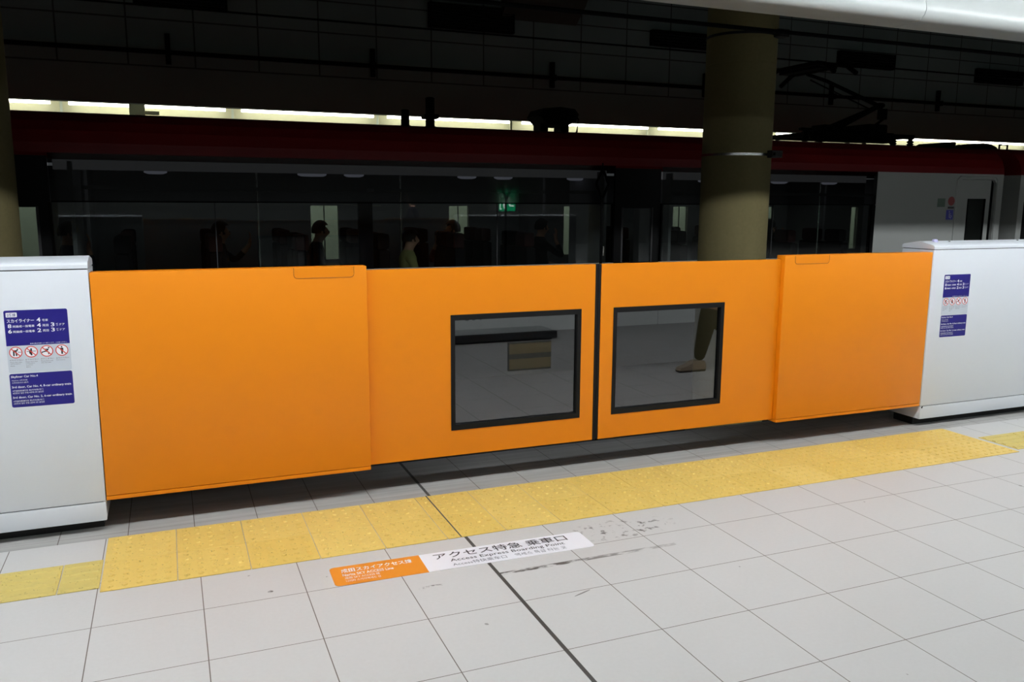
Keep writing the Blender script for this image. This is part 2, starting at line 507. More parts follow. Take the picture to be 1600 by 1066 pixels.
# ------------------------------------------------------------------ bulkhead fittings
def bulkhead():
    t = thing('wall_pipe', 'long dark horizontal pipe clipped along the dark panelled bulkhead', 'pipe', (7, 9.83, 3.63))
    MB().tube([(X0 + .1, 9.80, 3.60), (X1 - .1, 9.80, 3.60)], .032, 10).build('pipe', M['blackmatte'], t, True)
    for x in (-2.4, 0.52, 3.43, 6.46, 9.49, 12.40, 15.20, 18.2):
        MB().box(x - .035, x + .035, 9.84, 9.90, 3.45, 3.86).box(x - .03, x + .03, 9.755, 9.84, 3.55, 3.65, .008).build('bracket', M['blackmatte'], t)
    labs = ['black louvre high on the bulkhead, above the left end of the train', 'black louvre high on the bulkhead, under the dark slanted beam', 'black louvre on the bulkhead directly left of the right-hand column',
            'black louvre on the bulkhead above the pantograph', 'black louvre on the bulkhead at the far right under the white ceiling edge']
    for (a, b, z0, z1), l in zip(((0.11, 1.34, 4.23, 4.55), (4.32, 5.75, 4.25, 4.62), (8.33, 9.66, 4.26, 4.52), (12.5, 13.9, 4.18, 4.46), (16.2, 17.55, 4.08, 4.36)), labs):
        v = thing('wall_louvre', l, 'vent', ((a + b) / 2, 9.9, z0), 'louvres on the dark bulkhead')
        MB().box(a, b, 9.86, 9.90, z0, z1).build('backing', M['blackmatte'], v)
        mb = MB()
        k = z0 + .03
        while k < z1 - .03:
            mb.prism([(9.80, k), (9.86, k + .03), (9.86, k + .038), (9.80, k + .008)], 'x', a + .03, b - .03); k += .05
        mb.build('slats', M['darkmetal'], v)
        MB().box(a, b, 9.80, 9.86, z0, z0 + .025).box(a, b, 9.80, 9.86, z1 - .025, z1).box(a, a + .03, 9.80, 9.86, z0 + .025, z1 - .025).box(b - .03, b, 9.80, 9.86, z0 + .025, z1 - .025).build('frame', M['blackmatte'], v)
    # dark beam coming out of the bulkhead at the top of the view
    b = MB().prism([(9.9, 5.4), (9.9, 4.48), (9.55, 4.72), (9.0, 5.4)], 'x', 5.55, 6.9).build('haunch_beam', M['tunnel'])
    tag(b, 'dark slanted beam bracket jutting from the bulkhead at the top of the view', 'beam')
    s = thing('signal_lamp', 'small green lit signal beside the black roof box', 'signal', (6.60, 10.6, 2.96))
    MB().box(6.56, 6.68, 10.58, 10.66, 2.93, 3.06).tube([(6.66, 10.62, 3.06), (6.66, 10.62, 3.6)], .012, 6).build('case', M['blackmatte'], s)
    MB().tube([(6.585, 10.575, 2.975), (6.585, 10.56, 2.975)], .022, 10).build('lens', M['led_green'], s)
bulkhead()
def overhead_wires():
    for y, z, r, l in ((3.05, 3.10, .018, 'thick dark overhead conductor above the nearer track, under the white ceiling edge'), (7.75, 3.80, .012, 'thin dark overhead wire above the train pantograph')):
        o = MB().tube([(X0, y, z), (X1, y, z)], r, 8).build('overhead_wire', M['blackmatte'], None, True)
        tag(o, l, 'wire')
overhead_wires()

# ------------------------------------------------------------------ columns between the tracks
def column(cx, cy, label, strap):
    t = thing('column', label, 'column', (cx, cy, -1.2))
    r = .392
    MB().lathe([(r + .06, -1.2), (r + .06, -.9), (r, -.86), (r, 3.10), (r - .004, 3.104), (r - .004, 3.116), (r, 3.12), (r, 6.0)], cx, cy, 56).build('shaft', M['concrete'], t, True)
    if strap:
        for z, m, n in ((2.12, M['steel'], 'strap'), (3.42, M['darkmetal'], 'strap')):
            s = MB().lathe([(r, z - .014), (r + .006, z - .014), (r + .006, z + .014), (r, z + .014)], cx, cy, 56).build(n, m, t, True, 'polished steel strap' if m is M['steel'] else 'dark strap')
            MB().box(cx + .15, cx + .30, cy - r - .05, cy - r + .075, z - .035, z + .045, .006).box(cx + .17, cx + .27, cy - r - .085, cy - r - .05, z - .015, z + .02, .004).build('clamp', M['darkmetal'], s)
        MB().tube([(cx + r + .012, cy - .03, -1.2), (cx + r + .012, cy - .03, 6.0)], .012, 8).build('conduit', M['darkmetal'], t, True)
column(6.525, 4.9, 'round olive-grey column with steel strap, right of centre behind the orange doors', True)
column(-1.185, 4.9, 'round olive-grey column at the left edge behind the white door housing', False)

def marker():
    t = thing('track_marker', 'thin black pole with an open diamond frame behind the gap between the doors', 'marker', (4.78, 4.9, -1.2))
    MB().tube([(4.78, 4.9, -1.2), (4.78, 4.9, 1.62)], .016, 8).build('pole', M['blackmatte'], t, True)
    MB().box(4.70, 4.86, 4.82, 4.98, -1.2, -1.15, .01).build('foot', M['blackmatte'], t)
    c = (4.78, 1.775); hw, hh = .075, .165
    pts = [(c[0], 4.9, c[1] - hh), (c[0] + hw, 4.9, c[1]), (c[0], 4.9, c[1] + hh), (c[0] - hw, 4.9, c[1]), (c[0], 4.9, c[1] - hh)]
    mb = MB()
    for a, b in zip(pts, pts[1:]): mb.tube([a, b], .014, 6)
    mb.tube([(c[0], 4.9, c[1] + hh - .01), (c[0], 4.9, c[1] + hh + .06)], .008, 6)
    mb.build('diamond_frame', M['blackmatte'], t)
    MB().tube([(4.80, 4.88, 1.0), (4.80, 4.88, 1.1)], .01, 6).build('clip', M['steel'], t)
marker()

# ------------------------------------------------------------------ platform door housings
YH = 0.99  # housings and doors: positions from image pixels, scaled about the camera to nearer planes
def pictogram(kind, cx, cz, R, parent):
    y = YH - .0012
    mb = MB()
    n = 28
    mb.use(M['ink_white']).prism([(cx + R * math.cos(2 * PI * k / n), cz + R * math.sin(2 * PI * k / n)) for k in range(n)], 'y', y - .0002, y)
    mb.use(M['ink_dark'])
    def P(pts): mb.prism([(cx + u * R, cz + v * R) for u, v in pts], 'y', y - .0004, y - .0002)
    def head(u, v): P([(u + .13 * math.cos(k * PI / 5), v + .13 * math.sin(k * PI / 5)) for k in range(10)])
    if kind == 0:      # leaning out over a rail
        head(.28, .55); P([(-.38, .40), (.30, .42), (.30, .22), (-.2, .18), (-.2, -.6), (-.42, -.6), (-.42, .2)]); P([(-.05, .2), (.12, .2), (.2, -.6), (0, -.6)]); P([(.3, .06), (.85, .06), (.85, -.02), (.3, -.02)])
    elif kind == 1:    # things leant against the door
        P([(-.12, .6), (.12, .6), (.12, -.62), (-.12, -.62)]); P([(-.7, .12), (.7, .12), (.7, .04), (-.7, .04)]); P([(-.32, .34), (-.12, .34), (-.12, -.45), (-.32, -.3)])
    elif kind == 2:    # running
        head(.34, .56); P([(-.35, .36), (.32, .40), (.30, .24), (.12, .0), (.42, -.28), (.3, -.62), (.16, -.6), (.22, -.3), (-.1, -.12), (-.62, -.22), (-.66, -.08), (-.2, .06), (0, .24), (-.35, .22)]); P([(-.8, -.1), (-.6, -.1), (-.6, -.3), (-.8, -.3)])
    else:              # standing person
        head(0, .6); P([(-.22, .42), (.22, .42), (.24, -.02), (.12, -.02), (.12, -.66), (-.12, -.66), (-.12, -.02), (-.24, -.02)])
    mb.use(M['ink_red'])
    ring = []
    for k in range(n):
        a0, a1 = 2 * PI * k / n, 2 * PI * (k + 1) / n
        mb.prism([(cx + R * q * math.cos(a), cz + R * q * math.sin(a)) for a, q in ((a0, 1.0), (a1, 1.0), (a1, .86), (a0, .86))], 'y', y - .0006, y - .0002)
    d = .055 * R; s2 = .66 * R
    mb.prism([(cx - s2 - d, cz + s2 - d), (cx - s2 + d, cz + s2 + d), (cx + s2 + d, cz - s2 + d), (cx + s2 - d, cz - s2 - d)], 'y', y - .0008, y - .0006)
    return mb.build('prohibition_icon', None, parent)

def notices(x0, t):
    x1 = x0 + .255
    W = x1 - x0
    up = MB().prism(rrect(x0, x1, .802, 1.088, .008), 'y', YH - .0006, YH).build('position_notice', M['navy'], t, label='navy and pale grey door position notice')
    MB().prism(rrect(x0, x1, .802, .926, .008, corners=(0, 0, 1, 1)), 'y', YH - .0010, YH - .0006).build('grey_field', M['greysticker'], up)
    MB().prism(rrect(x0 + .008, x0 + .052, 1.057, 1.078, .003), 'y', YH - .0010, YH - .0006).build('track_number_tab', M['ink_white'], up)
    lettering('tab_lettering', [('2番線', x0 + .013, 1.060, .014, .034, .01)], M['navy'], up, front_plane(YH - .0013))
    L = [('スカイライナー', x0 + .010, 1.032, .016, .108, .02), ('4', x0 + .128, 1.032, .019, .016, .02), ('号車', x0 + .150, 1.033, .011, .024, .01)]
    for z, a, b in ((1.008, '8', '4'), (.984, '6', '2')):
        L += [(a, x0 + .012, z, .018, .015, .02), ('両編成一般電車', x0 + .031, z + .001, .011, .087, .01), (b, x0 + .128, z, .018, .016, .02),
              ('両目', x0 + .150, z + .001, .011, .024, .01), ('3', x0 + .184, z, .018, .015, .02), ('番ドア', x0 + .204, z + .002, .012, .036, .012)]
    lettering('small_print', [('乗車位置は列車により異なります。ご注意ください。', x0 + .094, .9305, .0055, .150, .0)], M['ink_white'], up, front_plane(YH - .0010))
    lettering('lettering', L, M['ink_white'], up, front_plane(YH - .0010))
    caps = []
    for k, (jp, en) in enumerate((('のりださない', ("Please don't lean", 'over the platform', 'doors.')), ('立てかけない', ("Please don't lean", 'anything against', 'the platform', 'doors.')), ('かけこまない', ("Please don't rush", 'into the train.')), ('立ち入らない', ('Please keep out.',)))):
        cx = x0 + W * (.135 + .243 * k)
        pictogram(k, cx, .8955, .0265, up)
        caps.append((jp, cx - .027, .8565, .0075, .054, .0))
        for i, e in enumerate(en): caps.append((e, cx - .026, .8475 - .0078 * i, .0052, None, .0))
    lettering('caption', caps, M['ink_grey'], up, front_plane(YH - .0013))
    lo = MB().prism(rrect(x0, x1, .641, .797, .008), 'y', YH - .0006, YH).build('position_notice', M['navy'], t, label='all navy door position notice in English, Chinese and Korean')
    B = [('Skyliner Car No.4', x0 + .006, .776, .0125, .108, .018), ('Skyliner 4号车厢', x0 + .008, .7625, .0072, .062, 0), ('스카이라이너 4호차', x0 + .008, .7515, .0078, .066, 0),
         ('3rd door, Car No. 4, 8-car ordinary train', x0 + .006, .7275, .0130, .240, .018), ('8节编组普通列车 第4节车厢3号门', x0 + .008, .7140, .0080, .122, 0), ('8량편성 일반 전철 4량째 3번 출입문', x0 + .008, .7030, .0080, .124, 0),
         ('3rd door, Car No. 2, 6-car ordinary train', x0 + .006, .6790, .0130, .240, .018), ('6节编组普通列车 第2节车厢3号门', x0 + .008, .6655, .0080, .122, 0), ('6량편성 일반 전철 2량째 3번 출입문', x0 + .008, .6545, .0080, .124, 0)]
    lettering('lettering', B, M['ink_white'], lo, front_plane(YH - .0010))

def housing(xa, xb, label, nx, knobs, side):
    t = thing('door_housing', label, 'door housing', ((xa + xb) / 2, 1.13, 0), 'white door housings at the platform edge')
    mb = MB().box(xa, xb, YH, 1.27, .153, 1.272, .006)
    mb.build('cabinet', M['white'], t, True)
    MB().box(xa, xb, YH, 1.27, .056, .149, .006).build('skirt', M['white'], t, True)
    MB().box(xa + .02, xb - .02, YH + .075, 1.24, 0, .07).build('plinth', M['plinth'], t, label='recessed black plinth')
    MB().box(xa + .012, xb - .012, YH + .012, 1.258, .147, .155).build('seam', M['plinth'], t)
    MB().box(xa + .006, xb - .006, YH + .006, 1.264, 1.266, 1.279).build('cap_seam', M['plinth'], t)
    prof = [(YH, 1.277), (YH, 1.294), (YH + .006, 1.301), (YH + .018, 1.306), (1.13, 1.328), (1.255, 1.306), (1.267, 1.300), (1.27, 1.292), (1.27, 1.277)]
    cap = MB().prism(prof, 'x', xa, xb).build('cap', M['white'], t, True)
    for x, m, l in knobs:
        MB().lathe([(.020, 1.318), (.020, 1.330), (.014, 1.341)] if m is M['lavender'] else [(.008, 1.316), (.008, 1.326)], x, 1.105, 14).build('cap_stud', m, cap, True, l)
    if side:
        MB().prism([(xa + .004, .143), (xa + .024, .151), (xa + .018, .135)], 'y', YH - .001, YH + .004).build('notch', M['blackmatte'], t)
    notices(nx, t)
    for c in t.children:
        if c.name.startswith('position_notice'): c.location.z += .008
    return t
housing(-2.40, 0.009, 'white door housing at the left, left of the wider orange panel', -.344, [(-.9, M['lavender'], 'lavender stud')], False)
housing(5.300, 7.70, 'white door housing at the right, right of the orange doors', 5.421, [(5.43, M['lavender'], 'lavender stud'), (5.57, M['plinth'], 'small dark stud'), (6.27, M['plinth'], 'small dark stud')], True)

# ------------------------------------------------------------------ orange outer panels and door leaves
def outer_panel(xa, xb, lid, label):
    t = thing('outer_door_panel', label, 'door panel', ((xa + xb) / 2, 1.03, .1545), 'orange outer panels of the platform doors')
    y0, y1 = 0.995, 1.075
    MB().box(xa, xb, y0, y1, .176, 1.2575, .004).build('panel', M['orange'], t, True)
    MB().box(xa, xb, y0, y1, .1545, .1735, .002).build('bottom_trim', M['orange'], t, True)
    a, b = lid
    z = 1.202; r = .018
    plate = MB().prism(rrect(a, b, z, 1.252, r, corners=(0, 0, 1, 1)), 'y', y0 - .0015, y0).build('access_lid', M['orange'], t)
    path = [(a, y0 - .001, 1.256), (a, y0 - .001, z + r)]
    path += [(a + r - r * math.cos(k * PI / 10), y0 - .001, z + r - r * math.sin(k * PI / 10)) for k in range(1, 6)]
    path += [(b - r + r * math.sin(k * PI / 10), y0 - .001, z + r - r * math.cos(k * PI / 10)) for k in range(0, 6)]
    path += [(b, y0 - .001, 1.256)]
    MB().tube(path, .0016, 6).build('lid_seam', M['orange_seam'], plate)
outer_panel(.0125, 1.3066, (.936, 1.240), 'wider-looking orange outer panel next to the left white housing')
outer_panel(4.015, 5.2965, (4.096, 4.376), 'orange outer panel next to the right white housing')

def leaf(xa, xb, seal, win, label):
    t = thing('sliding_door_leaf', label, 'door', ((xa + xb) / 2, 1.047, .171), 'orange sliding leaves of the platform doors')
    y0, y1 = 1.03, 1.065
    z0, z1 = .171, 1.232
    wa, wb, wz0, wz1 = win
    mb = MB()
    # one sheet with a window opening
    O = [(xa, z0), (xb, z0), (xb, z1), (xa, z1)]; I = [(wa, wz0), (wb, wz0), (wb, wz1), (wa, wz1)]
    bm = mb.bm
    V = {}
    for k, y in (('f', y0), ('b', y1)):
        V[k] = ([bm.verts.new((u, y, v)) for u, v in O], [bm.verts.new((u, y, v)) for u, v in I])
        for i in range(4):
            j = (i + 1) % 4
            bm.faces.new((V[k][0][i], V[k][0][j], V[k][1][j], V[k][1][i]))
    for q in (0, 1):
        for i in range(4):
            j = (i + 1) % 4
            bm.faces.new((V['f'][q][i], V['f'][q][j], V['b'][q][j], V['b'][q][i]))
    mb.build('panel', M['orange'], t)
    fr = MB(); d = .031
    for a, b, c, e in ((wa, wb, wz1 - d, wz1), (wa, wb, wz0, wz0 + d), (wa, wa + d * .8, wz0 + d, wz1 - d), (wb - d * .8, wb, wz0 + d, wz1 - d)):
        fr.box(a, b, y0 - .003, y1 + .003, c, e)
    f = fr.build('window_frame', M['blackframe'], t, label='black window frame')
    MB().box(wa + .02, wb - .02, 1.046, 1.050, wz0 + .02, wz1 - .02).build('glass_pane', M['doorglass'], f, label='dark reflective glass pane')
    sa, sb = seal
    MB().box(sa, sb, y0 + .002, y1, z0 + .002, z1, .004).build('edge_seal', M['black'], t, label='black rubber closing edge')
leaf(1.3086, 2.667, (2.667, 2.6865), (1.774, 2.579, .317, .973), 'left orange sliding leaf with a dark window left of the black centre seam')
leaf(2.707, 4.013, (2.6875, 2.707), (2.793, 3.588, .317, .972), 'right orange sliding leaf with a dark window right of the black centre seam')

# ------------------------------------------------------------------ tactile paving
def tactile():
    mb = MB().box(-.1485, .1485, -.1485, .1485, 0, .004, .0015, 1)
    for i in range(5):
        for j in range(5):
            x, y = (i - 2) * .056, (j - 2) * .056
            mb.lathe([(.0125, .0038), (.0105, .0072), (.0085, .0085)], x, y, 8)
    me = mb.build('tactile_dot_block', M['dots'], None, True)
    first = me
    n = 0
    L1 = 'yellow dotted tactile paving block in the wide double row before the doors'
    cells = [(.165 + .3 * i, .44 + .3 * j, 'row') for i in range(18) for j in range(2)]
    for k, (x, y, w_) in enumerate(cells):
        o = first if k == 0 else first.copy()
        if k: COL.objects.link(o)
        o.location = (x, y, 0)
        tag(o, L1, 'tactile paving', 'dotted tactile blocks before the doors')
    def bars(x0, x1, label, first_only=True):
        m2 = MB().box(x0 + .001, x1 - .001, .333, .631, 0, .004, .0015, 1)
        for k in range(4):
            y = .333 + .298 * (k + .5) / 4
            m2.prism([(y - .017, .0035), (y - .011, .0085), (y + .011, .0085), (y + .017, .0035)], 'x', x0 + .012, x1 - .012)
        o = m2.build('tactile_bar_block', M['bars'])
        tag(o, label, 'tactile paving', 'barred guide blocks beside the dotted rows')
    bars(-.145, .012, 'short barred yellow guide block touching the left end of the dotted rows')
    bars(-.445, -.147, 'full barred yellow guide block at the left edge below the left housing')
    bars(-.745, -.447, 'barred yellow guide block, outermost on the left')
    for k in range(4):
        bars(5.455 + .3 * k, 5.753 + .3 * k, ['barred yellow guide block touching the right end of the dotted rows', 'second barred yellow guide block from the right end of the dotted rows', 'third barred yellow guide block from the right end of the dotted rows', 'barred yellow guide block, outermost on the right'][k])
tactile()

tag(MB().box(1.578, 1.584, .29, .892, 0.0042, .0056).build('joint_strip', M['bellows']), 'thin dark expansion joint line crossing the dotted yellow paving', 'floor joint')

# ------------------------------------------------------------------ boarding sign on the floor
def floor_sign():
    t = thing('boarding_sign', 'orange and white boarding point sticker lying on the floor tiles', 'floor sign', (1.532, .070, 0))
    t.rotation_euler = (0, 0, math.radians(-1.2))
    cx, cy = 1.532, .070
    a, b, v0, v1 = cx - .606, cx + .604, cy - .093, cy + .093
    s = cx - .202
    MB().prism(rrect(a, s, v0, v1, .022, corners=(0, 1, 1, 0)), 'z', 0.0002, .0012).build('orange_field', M['sign_orange'], t)
    MB().prism(rrect(s, b, v0, v1, .022, corners=(1, 0, 0, 1)), 'z', 0.0002, .0012).build('white_field', M['sign_white'], t)
    T = Matrix.Translation((0, 0, .0018))
    lettering('orange_lettering', [('成田スカイアクセス線', a + .045, v0 + .118, .040, .315, .018), ('Narita SKY ACCESS Line', a + .045, v0 + .083, .024, .222, .012),
                                   ('成田 SKY ACCESS 线', a + .050, v0 + .053, .021, .150, 0), ('나리타 스카이액세스 선', a + .050, v0 + .024, .020, .148, 0)], M['ink_white'], t, T)
    lettering('dark_lettering', [('アクセス特急 乗車口', s + .060, v0 + .108, .062, .655, .008), ('Access Express Boarding Point', s + .120, v0 + .060, .036, .560, .006)], M['ink_dark'], t, T)
    lettering('grey_lettering', [('Access特快乘车口', s + .118, v0 + .020, .031, .255, 0), ('액세스 특급 타는 곳', s + .415, v0 + .020, .031, .255, 0)], M['ink_grey'], t, T)
floor_sign()

# ------------------------------------------------------------------ people
def person_mesh(J, R, edges, mats_by, name, parent_loc):
    """one continuous skinned body: J joint -> position, R joint -> radius"""
    names = list(J)
    me = bpy.data.meshes.new(name)
    me.from_pydata([J[k] for k in names], [(names.index(a), names.index(b)) for a, b in edges], [])
    o = bpy.data.objects.new(name, me); COL.objects.link(o)
    sk = o.modifiers.new('s', 'SKIN'); sk.use_smooth_shade = True
    for k, v in zip(names, me.skin_vertices[0].data):
        r = R[k]
        v.radius = r if isinstance(r, tuple) else (r, r)
        v.use_root = (k == 'pelvis')
    sb = o.modifiers.new('u', 'SUBSURF'); sb.levels = 1; sb.render_levels = 1
    bpy.context.view_layer.update()
    dg = bpy.context.evaluated_depsgraph_get()
    out = bpy.data.meshes.new_from_object(o.evaluated_get(dg))
    bpy.data.objects.remove(o)
    zones = [m for m, _ in mats_by]
    out.materials.clear()
    for m in zones: out.materials.append(m)
    zone_of = {}
    for zi, (m, ks) in enumerate(mats_by):
        for k in ks: zone_of[k] = zi
    P = {k: Vector(J[k]) for k in names}
    for p in out.polygons:
        c = p.center
        k = min(names, key=lambda q: (P[q] - c).length / (1.0 + (2.0 if q in ('chest', 'waist', 'pelvis') else 0)))
        p.material_index = zone_of.get(k, 0)
        p.use_smooth = True
    out.transform(Matrix.Translation(-Vector(parent_loc)))
    return out

def add_hand(J, R, E, wrist, d, side, s, curl=.35):
    d = Vector(d).normalized(); side = Vector(side).normalized()
    n = d.cross(side).normalized()
    w_ = Vector(J[wrist])
    pk = wrist + '_palm'
    J[pk] = tuple(w_ + d * .06); R[pk] = (.026, .014); E.append((wrist, pk))
    for i, (off, ln) in enumerate(((-.027, .062), (-.009, .075), (.009, .078), (.027, .070))):
        a, b, c = f'{wrist}_f{i}a', f'{wrist}_f{i}b', f'{wrist}_f{i}c'
        base = w_ + d * .098 + side * off * s
        J[a] = tuple(base); J[b] = tuple(base + (d + n * curl * .6).normalized() * ln * .55)
        J[c] = tuple(Vector(J[b]) + (d * .7 + n * curl * 1.4).normalized() * ln * .45)
        R[a] = R[b] = .008; R[c] = .0065
        E.extend([(pk, a), (a, b), (b, c)])
    a, b = wrist + '_ta', wrist + '_tb'
    J[a] = tuple(w_ + d * .045 + side * s * .045); J[b] = tuple(Vector(J[a]) + (d * .8 + side * s * .5 + n * .2).normalized() * .045)
    R[a] = .0095; R[b] = .0075
    E.extend([(pk, a), (a, b)])

def head_parts(t, hc, fwd, loc, hairm, skinm, hair_long=False):
    """hair cap, and face features merged onto the head"""
    f = Vector(fwd).normalized(); s = Vector((-f.y, f.x, 0))
    mb = MB()
    c = Vector(hc)
    m4 = Matrix((( *f, ), ( *s, ), (0, 0, 1))).transposed()
    g = bmesh.ops.create_icosphere(mb.bm, subdivisions=3, radius=1.0)
    for v in g['verts']:
        p = v.co.copy()
        v.co = c + m4 @ Vector((p.x * .112 - .012, p.y * .088, p.z * .128 + .018))
    dl = [v for v in mb.bm.verts if ((v.co - c).dot(f) > .045 and (v.co - c).z < .060) or (v.co - c).z < (-.11 if hair_long else -.03)]
    bmesh.ops.delete(mb.bm, geom=dl, context='VERTS')
    mb.build('hair', hairm, t, True)
    fb = MB()
    fb.use(M['ink_dark'])
    for q in (-1, 1): fb.ball(c + f * .088 + s * q * .032 + Vector((0, 0, .012)), .0095, (1, 1, .7), 1)
    fb.build('eyes', None, t, True)
    mo = MB()
    mo.ball(c + f * .090 + Vector((0, 0, -.052)), .018, (.5, 1, .35), 1).build('mouth', M['sticker_red'], t, True)
    er = MB()
    for q in (-1, 1): er.ball(c + s * q * .083 - f * .005 + Vector((0, 0, -.005)), .026, (.6, .35, 1.1), 1)
    er.build('ears', skinm, t, True)

def seated(x, y, z, fwd, label, top, lower, hairm, pose='rest', lean=0.0, hair_long=False):
    """a passenger sitting at (x, y), seat height z, facing fwd (+1/-1 along the train)"""
    t = thing('person', label, 'person', (x, y, z), 'passengers in the train')
    F = Vector((fwd, 0, 0)); S = Vector((0, fwd, 0)); U = Vector((0, 0, 1))
    o = Vector((x, y, z))
    def p(a, b, c): return tuple(o + F * a + S * b + U * c)
    J, R, E = {}, {}, []
    l = lean
    J['pelvis'] = p(0, 0, .11); R['pelvis'] = (.155, .12)
    J['waist'] = p(-.03 + l * .3, 0, .28); R['waist'] = (.14, .105)
    J['chest'] = p(-.06 + l * .7, 0, .46); R['chest'] = (.165, .115)
    J['collar'] = p(-.06 + l, 0, .585); R['collar'] = (.10, .08)
    J['neck'] = p(-.045 + l * 1.1, 0, .655); R['neck'] = .052
    J['head'] = p(-.02 + l * 1.25, 0, .765); R['head'] = (.078, .095)
    J['crown'] = p(-.03 + l * 1.3, 0, .845); R['crown'] = (.062, .075)
    J['nose'] = p(.085 + l * 1.25, 0, .755); R['nose'] = .012
    E += [('pelvis', 'waist'), ('waist', 'chest'), ('chest', 'collar'), ('collar', 'neck'), ('neck', 'head'), ('head', 'crown'), ('head', 'nose')]
    for q, nm in ((-1, 'l'), (1, 'r')):
        sh, el, wr = 'sho_' + nm, 'elb_' + nm, 'wri_' + nm
        J[sh] = p(-.06 + l * .9, .185 * q, .545); R[sh] = .062
        if pose == 'raise' and q == 1:
            J[el] = p(.14 + l, .22 * q, .42); J[wr] = p(.30 + l, .17 * q, .60); hd = F * .2 + U
        elif pose == 'chin' and q == -1:
            J[el] = p(.22 + l, .20 * q, .36); J[wr] = p(.16 + l, .08 * q, .60); hd = U + F * .1
        else:
            J[el] = p(.02 + l * .5, .24 * q, .29); J[wr] = p(.25, .13 * q, .22); hd = F
        R[el] = .045; R[wr] = .028
        E += [('collar', sh), (sh, el), (el, wr)]
        add_hand(J, R, E, wr, hd, S, -q)
        hp, kn, an, to = 'hip_' + nm, 'kne_' + nm, 'ank_' + nm, 'toe_' + nm
        J[hp] = p(.05, .095 * q, .09); R[hp] = .088
        J[kn] = p(.45, .11 * q, .09); R[kn] = .06
        J[an] = p(.44, .11 * q, -.33); R[an] = .042
        J[to] = p(.60, .12 * q, -.375); R[to] = (.04, .03)
        E += [('pelvis', hp), (hp, kn), (kn, an), (an, to)]
    skin_k = ['head', 'crown', 'nose', 'neck'] + [k for k in J if '_f' in k or '_t' in k[3:] or 'palm' in k or k.startswith('wri')]
    low_k = ['pelvis'] + [k for k in J if k[:3] in ('hip', 'kne', 'ank', 'toe')]
    top_k = [k for k in J if k not in skin_k and k not in low_k]
    me = person_mesh(J, R, E, [(top, top_k), (M['skin'], skin_k), (lower, low_k)], 'body', (x, y, z))
    b = bpy.data.objects.new('body', me); COL.objects.link(b); b.parent = t
    head_parts(t, J['head'], F, (x, y, z), hairm, M['skin'], hair_long)
    return t

